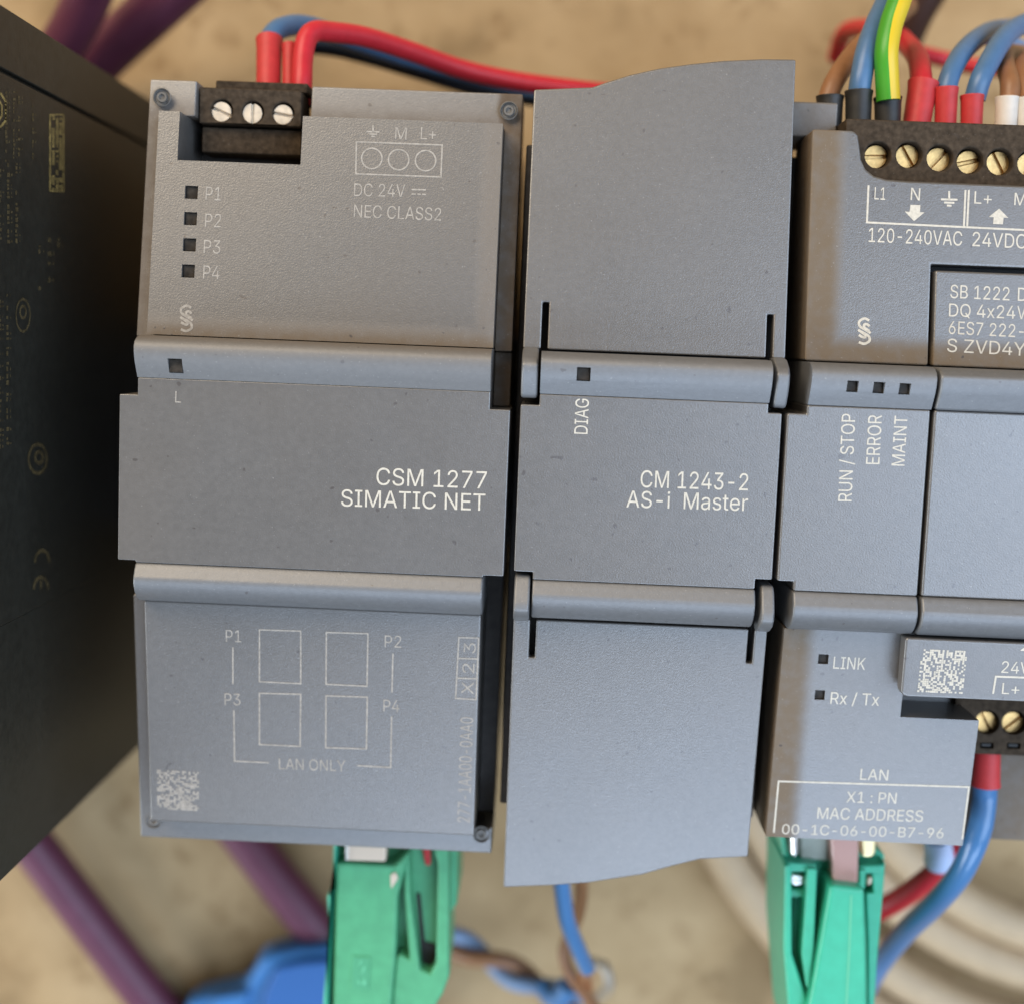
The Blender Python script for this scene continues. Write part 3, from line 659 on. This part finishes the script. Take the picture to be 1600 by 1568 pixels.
plug_part(p1, 'slot_shadow_patch', [(650, 1395), (657, 1395), (664, 1470), (681, 1474), (681, 1510), (672, 1521), (660, 1508)], Z - 3.3, Z - 3.6, m_black, .1)  # thin black patch painted in as the shade inside the slot
plug_part(p1, 'cable_pin', [(610, 1366), (618, 1362), (622, 1372), (611, 1388)], Z + .25, Z - .2, m_tan, .1)

p2 = thing('network_plug', 'bright green network plug with tapered lever and pinkish latch below the controller', 'plug', at(1285, 1450, 40), 'green network plugs')
Z = 60
plug_part(p2, 'body', [(1240, 1295), (1240, 1352), (1236, 1490), (1246, 1640), (1360, 1640), (1370, 1470), (1378, 1400), (1383, 1335), (1330, 1295)], Z - 4.5, 44, m_green, .4)
plug_part(p2, 'side_wall', [(1226, 1350), (1224, 1480), (1236, 1640), (1254, 1640), (1264, 1570), (1238, 1490), (1237, 1350)], Z, 45, m_green, .6)
plug_part(p2, 'side_wall', [(1217, 1295), (1226, 1352), (1238, 1352), (1226, 1295)], Z - 3, 45, m_green, .4)
plug_part(p2, 'cross_bar', [(1226, 1346), (1276, 1350), (1276, 1362), (1238, 1362), (1226, 1374)], Z - .6, Z - 5, m_green, .35)
plug_part(p2, 'cross_bar', [(1228, 1388), (1262, 1390), (1262, 1402), (1232, 1402)], Z - 1.6, Z - 5, m_green, .35)
plug_part(p2, 'rib', [(1262, 1356), (1277, 1357), (1272, 1480), (1265, 1546), (1260, 1540), (1253, 1490), (1258, 1420)], Z + .3, Z - 5, m_green, .45)
b = B(); prism(b, pxpoly([(1298, 1384), (1352, 1390), (1356, 1480), (1358, 1640), (1248, 1640), (1270, 1545), (1292, 1420)], Z + 2), lambda Y: Z + 1.6 - 0.0 * Y, Z - 5); lev = build('lever', b, m_green, p2, .55, seg=3)
strokes(lev, [[(1330, 1398), (1327, 1480), (1321, 1600)]], Z + 1.65, m_green_seam, 2.4, 'mould_seam')
plug_part(p2, 'right_wall', [(1362, 1352), (1384, 1346), (1380, 1400), (1371, 1500), (1363, 1640), (1356, 1640), (1356, 1480), (1353, 1395), (1365, 1395)], Z - 1.8, Z - 6, m_green, .4)
plug_part(p2, 'cross_bar', [(1342, 1352), (1384, 1350), (1382, 1366), (1342, 1364)], Z - 1.4, Z - 5, m_green, .35)
for pts, mm_ in (([(1234, 1290), (1249, 1290), (1248, 1334), (1242, 1343), (1236, 1334)], m_contact), ([(1341, 1290), (1371, 1290), (1369, 1334), (1360, 1341), (1346, 1338)], m_gold), ([(1234, 1364), (1258, 1367), (1258, 1382), (1240, 1385), (1233, 1376)], m_contact), ([(1355, 1370), (1364, 1370), (1363, 1382), (1354, 1384)], m_tan)):
    plug_part(p2, 'contact', pts, Z - 1.5, Z - 4.4, mm_, .5)
plug_part(p2, 'clear_latch', [(1298, 1290), (1344, 1290), (1341, 1392), (1301, 1390)], Z - .6, Z - 3.5, m_pink, .5)
plug_part(p2, 'clear_housing', [(1250, 1290), (1297, 1290), (1296, 1346), (1250, 1342)], Z - 2.5, Z - 4.4, mat('smoky_plug', (0.30, 0.33, 0.28), rough=.25, coat=.4), p2 and .5)
plug_part(p2, 'latch_guard', [(1342, 1358), (1354, 1358), (1352, 1389), (1342, 1388)], Z - .9, Z - 4, m_green, .3)
plug_part(p2, 'hollow_shade', [(1278, 1392), (1296, 1392), (1290, 1416), (1276, 1412)], Z - 4.4, Z - 4.6, m_black, 0)  # flat black sheet stands in for the shade of the opening

# ================================================================== wires
def wire(name, pts, r, m, label, cat='wire', group=None, ferr=None, split=None, mats=None, twist=0.0, n=20):
    path = pxpath(pts); b = B(); sweep(b, path, r, n, split, twist)
    base = path[0]
    o = D.objects.new(name, None)
    root = D.objects.new('tmp', None); root.location = base * MM
    me_o = build(name, b, m, root, smooth=60, mats=mats)
    me_o.parent = None; me_o.location = base * MM; D.objects.remove(root); D.objects.remove(o)
    tag(me_o, label, cat, group)
    if ferr:
        (x0, y0, z0), (x1, y1, z1), fr, fm, *dbl = ferr
        a, c = at(x0, y0, z0), at(x1, y1, z1)
        for off_ in ([-fr * .75, fr * .75] if dbl and dbl[0] else [0]):
            v = Vector((off_, 0, 0)); fb = B(); ln = [a + v + (c - a) * t for t in (0, .06, .85, 1)]
            sweep(fb, ln, (lambda t: fr * (.90 if t < .3 else .93 if t < .5 else 1.0 if t < .8 else 1.09)), 24)
            build('ferrule', fb, fm, me_o, 0.12, smooth=50)
    return me_o
# top left, into the switch terminal
G1 = 'wires into the switch terminal'
wire('blue_wire', [(421, 74, 52), (424, 58, 51), (440, 44, 49), (475, 40, 44), (530, 56, 36), (640, 92, 28), (760, 124, 24), (850, 148, 22), (940, 160, 20)], 1.35, m_blue, 'blue wire arching behind the red one above the switch terminal', ferr=((419, 165, 56), (421, 62, 52), 1.62, m_redf), group=G1)
wire('red_wire', [(470, 165, 57.5), (472, 125, 57), (473, 95, 56), (478, 65, 55), (490, 50, 54), (515, 50, 52), (570, 58, 48), (640, 80, 43), (720, 108, 38), (800, 126, 35), (900, 140, 33), (1000, 150, 30)], 1.3, m_red, 'red wire curving from the switch terminal to behind the narrow module', ferr=((452, 165, 56), (453, 70, 53.5), 0.95, m_redf), group=G1)
wire('dark_wire', [(470, 66, 30), (540, 76, 27), (640, 104, 25), (740, 134, 23), (830, 150, 22), (930, 160, 20)], 1.5, m_navy, 'black wire running just under the red wire above the switch', group=G1)
# top right, into the controller terminals
G2 = 'wires into the upper controller terminals'
ZF = 60
wire('brown_wire', [(1291, 162, 59), (1303, 130, 58), (1325, 95, 55), (1350, 66, 50), (1385, 40, 40), (1420, 10, 30)], 1.25, m_brown, 'light brown wire leftmost at the controller terminals', group=G2, ferr=((1295, 215, ZF), (1297, 150, ZF), 1.6, m_blackf))
wire('blue_wire', [(1342, 150, 61), (1346, 120, 61), (1354, 80, 60), (1368, 40, 58), (1384, 5, 56), (1400, -40, 54)], 1.35, m_blue, 'blue wire in a black ferrule beside the green and yellow wire', group=G2, ferr=((1340, 220, ZF + 1), (1342, 142, ZF + 1), 1.6, m_blackf))
gy_ = wire('earth_wire', [(1388, 158, 62), (1386, 120, 62), (1385, 80, 62), (1392, 40, 61), (1404, 5, 60), (1420, -40, 58)], 1.42, m_gstripe, 'green and yellow striped earth wire in a black ferrule', group=G2, ferr=((1387, 225, ZF + 1), (1387, 152, ZF + 1), 1.6, m_blackf), split=lambda t: t < .5, mats=[m_gstripe, m_yellow], twist=-0.012, n=32)
wire('red_wire', [(1441, 150, 59), (1439, 120, 57), (1434, 92, 52), (1418, 70, 42), (1395, 52, 30), (1350, 44, 18), (1320, 52, 10), (1306, 90, 4)], 1.35, m_red, 'red wire in the fat red ferrule right of the striped wire', group=G2, ferr=((1427, 225, ZF), (1443, 128, ZF - 1), 1.75, m_redf))
wire('blue_wire', [(1477, 145, 59), (1486, 115, 58), (1503, 84, 55), (1525, 62, 50), (1550, 48, 42), (1580, 44, 34)], 1.25, m_blue, 'blue wire, left one of the two in single red ferrules', group=G2, ferr=((1476, 225, ZF), (1479, 137, ZF), 1.35, m_redf))
wire('blue_wire', [(1523, 155, 59), (1532, 125, 59), (1547, 95, 57), (1565, 65, 54), (1585, 45, 50), (1620, 30, 44)], 1.3, m_blue, 'blue wire, right one of the two in single red ferrules', group=G2, ferr=((1517, 225, ZF), (1519, 149, ZF), 1.35, m_redf))
wire('brown_wire', [(1578, 158, 59), (1578, 130, 58), (1572, 105, 54), (1572, 88, 48), (1590, 84, 40), (1630, 92, 30)], 1.2, m_brown, 'brown wire in the first white ferrule at the right edge', group=G2, ferr=((1570, 225, ZF), (1574, 152, ZF), 1.35, m_whitef))
wire('brown_wire', [(1605, 158, 59), (1600, 125, 57), (1598, 105, 54), (1608, 92, 50), (1630, 80, 45)], 1.2, m_brown, 'brown wire in the second white ferrule, cut by the right edge', group=G2, ferr=((1604, 225, ZF), (1604, 153, ZF), 1.35, m_whitef))
wire('dark_cable', [(1412, 60, 6), (1430, 20, 8), (1460, -30, 10), (1500, -90, 12)], 3.0, m_dbrown, 'dark brown cable passing behind the striped wire', cat='cable')
wire('red_wire', [(1438, 84, 14), (1470, 92, 12), (1510, 102, 12), (1560, 108, 14), (1630, 112, 18)], 1.2, m_red, 'red wire lying level behind the blue wires at top right')
wire('dark_blue_wire', [(1540, 50, 38), (1550, 60, 36), (1585, 72, 34), (1630, 96, 30)], 1.2, m_greyblue, 'grey-blue wire crossing behind the blue wires at top right')
# bottom right
G3 = 'wires from the lower controller terminals'
wire('blue_wire', [(1539, 1225, 58), (1538, 1250, 58), (1532, 1290, 59), (1520, 1325, 59), (1498, 1368, 57), (1460, 1412, 52), (1415, 1455, 45), (1375, 1505, 38), (1345, 1560, 30)], 1.55, m_blue2, 'thick blue wire curving down from the red ferrule under the controller', group=G3, ferr=((1543, 1170, 60), (1540, 1227, 60), 1.75, m_redf))
wire('red_wire', [(1500, 1322, 46), (1475, 1350, 44), (1440, 1380, 41), (1400, 1407, 37), (1350, 1432, 33), (1310, 1450, 30)], 1.6, m_red, 'red wire with pale blue ferrule behind the blue wire', group=G3, ferr=((1464, 1305, 50), (1468, 1343, 46), 2.0, m_bluef))
# bottom centre
wire('blue_wire', [(876, 1360, 46), (880, 1400, 44), (887, 1440, 42), (903, 1480, 39), (918, 1512, 36)], 1.2, m_blue2, 'short blue wire hanging under the narrow module')
wire('brown_wire', [(908, 1360, 38), (908, 1400, 34), (902, 1430, 30), (890, 1460, 28), (882, 1490, 28), (892, 1522, 28), (910, 1545, 26), (930, 1575, 24)], 1.0, m_brown, 'brown wire hanging behind the short blue wire')
# twisted pair
def helix(p0, p1, r, turns, ph, n=60):
    A, Bq = at(*p0), at(*p1); T = (Bq - A).normalized(); S = T.cross(Vector((0, 0, 1))).normalized(); U = S.cross(T)
    return [A + (Bq - A) * (i / n) + (S * math.cos(ph + turns * 2 * math.pi * i / n) + U * math.sin(ph + turns * 2 * math.pi * i / n)) * r for i in range(n + 1)]
for ph, m_, lab, nm in ((0.6, m_greyblue, 'blue strand of the twisted pair lying below the narrow module', 'blue_wire'), (0.6 + math.pi, m_brown, 'brown strand of the twisted pair lying below the narrow module', 'brown_wire')):
    path = helix((650, 1440, 2), (905, 1572, 10), 1.4, 1.6, ph); b = B(); sweep(b, path, 1.35, 16)
    o = build(nm, b, m_, None, smooth=60); tag(o, lab, 'wire', 'twisted pair under the modules')
b = B(); sweep(b, catmull([at(*p) for p in ((850, 1540, 12), (862, 1556, 14), (880, 1556, 16), (888, 1538, 17))], 8), 1.7, 16); tag(build('blue_wire', b, m_blue2, None, smooth=60), 'short bright blue wire end at the bottom of the twisted pair', 'wire')
b = B(); sweep(b, catmull([at(*p) for p in ((925, 1502, 18), (945, 1510, 20), (952, 1540, 20), (938, 1556, 16))], 8), 0.9, 8); tag(build('clear_sleeve', b, m_clear, None, smooth=60), 'clear plastic scrap beside the hanging wires at the bottom', 'sleeve')

# ================================================================== heavy cables and blue plug on the bench
BZ = -12
G4 = 'purple bus cables'
wire('purple_cable', [(-20, 1230, -4), (45, 1310, -5), (105, 1390, -6), (165, 1470, -7), (235, 1560, -7.5), (320, 1650, -7.5)], 3.9, m_purple, 'purple cable crossing the bottom left corner', cat='cable', group=G4)
wire('purple_cable', [(330, 1240, -7.5), (385, 1310, -7.5), (440, 1382, -7.5), (495, 1450, -7.5), (560, 1530, -7.5), (640, 1610, -7.5)], 3.9, m_purple, 'purple cable running down behind the blue plug', cat='cable', group=G4)
wire('purple_cable', [(60, 130, 6), (105, 60, 10), (135, 0, 14), (155, -60, 18)], 3.6, m_purple, 'purple cable at the top left corner, further left', cat='cable', group=G4)
wire('purple_cable', [(120, 130, -4), (170, 80, 0), (230, 25, 5), (300, -40, 10)], 4.0, m_purple, 'purple cable at top left, nearer the switch', cat='cable', group=G4)
# coil of cream cable
cc = at(1780, 995, -7); path = []; RR = [r_ / 9.06 for r_ in (505, 571, 668, 738)]
for k in range(len(RR)):                       # each turn keeps its own radius, the cable steps outwards at the far side
    for i in range(72):
        f = i / 72; a = math.radians(40) + 2 * math.pi * f
        u = max(0.0, (f - 0.86) / 0.14); u = u * u * (3 - 2 * u); rn = RR[min(k + 1, len(RR) - 1)]
        path.append(Vector((cc.x + (RR[k] * (1 - u) + rn * u) * math.cos(a), cc.y + (RR[k] * (1 - u) + rn * u) * math.sin(a), -8.0 + 0.8 * math.sin(a * 2 + k * 1.7))))
b = B(); sweep(b, path, 3.7, 20); tag(build('coiled_cable', b, m_cream, None, smooth=60), 'coil of cream cable lying behind the controller and green plug', 'cable')
# blue plug at the bottom
bp = thing('blue_plug', 'blue moulded plug at the bottom beside the green plug', 'plug', at(420, 1530, -12))
o1 = [(285, 1640), (296, 1560), (308, 1548), (345, 1538), (385, 1530), (398, 1508), (410, 1486), (432, 1476), (470, 1470), (560, 1462), (560, 1640)]
b = B(); prism(b, pxpoly(o1, -4), -1, -8); build('shell', b, m_bluep, bp, 1.6, seg=4)
b = B(); prism(b, pxpoly([(385, 1660), (410, 1545), (430, 1512), (470, 1502), (570, 1496), (570, 1660)], 1), 0.6, -4); build('grip', b, mat('blue_plug_dark', (0.025, 0.115, 0.33), rough=.5), bp, 1.0, seg=3)
b = B(); prism(b, pxpoly([(300, 1640), (330, 1560), (388, 1550), (372, 1640)], 1), 0.3, -4); build('grip', b, m_bluep, bp, .8, seg=3)

# bare strands at the cut wire ends
m_cu = mat('copper_strand', (0.60, 0.28, 0.14), rough=0.35, metal=0.8)
cs_ = thing('copper_strands', 'frayed bare copper strands at the end of the hanging wires', 'wire', at(925, 1530, 24))
for k in range(9):
    x = 916 + random.uniform(-8, 8); y = 1512 + random.uniform(-4, 4)
    P = [at(x, y, 33), at(x + random.uniform(-6, 12), y + 16, 30), at(x + random.uniform(-14, 24), y + 34, 26)]
    b = B(); sweep(b, catmull(P, 4), 0.13, 6); build('strand', b, m_cu, cs_, smooth=60)
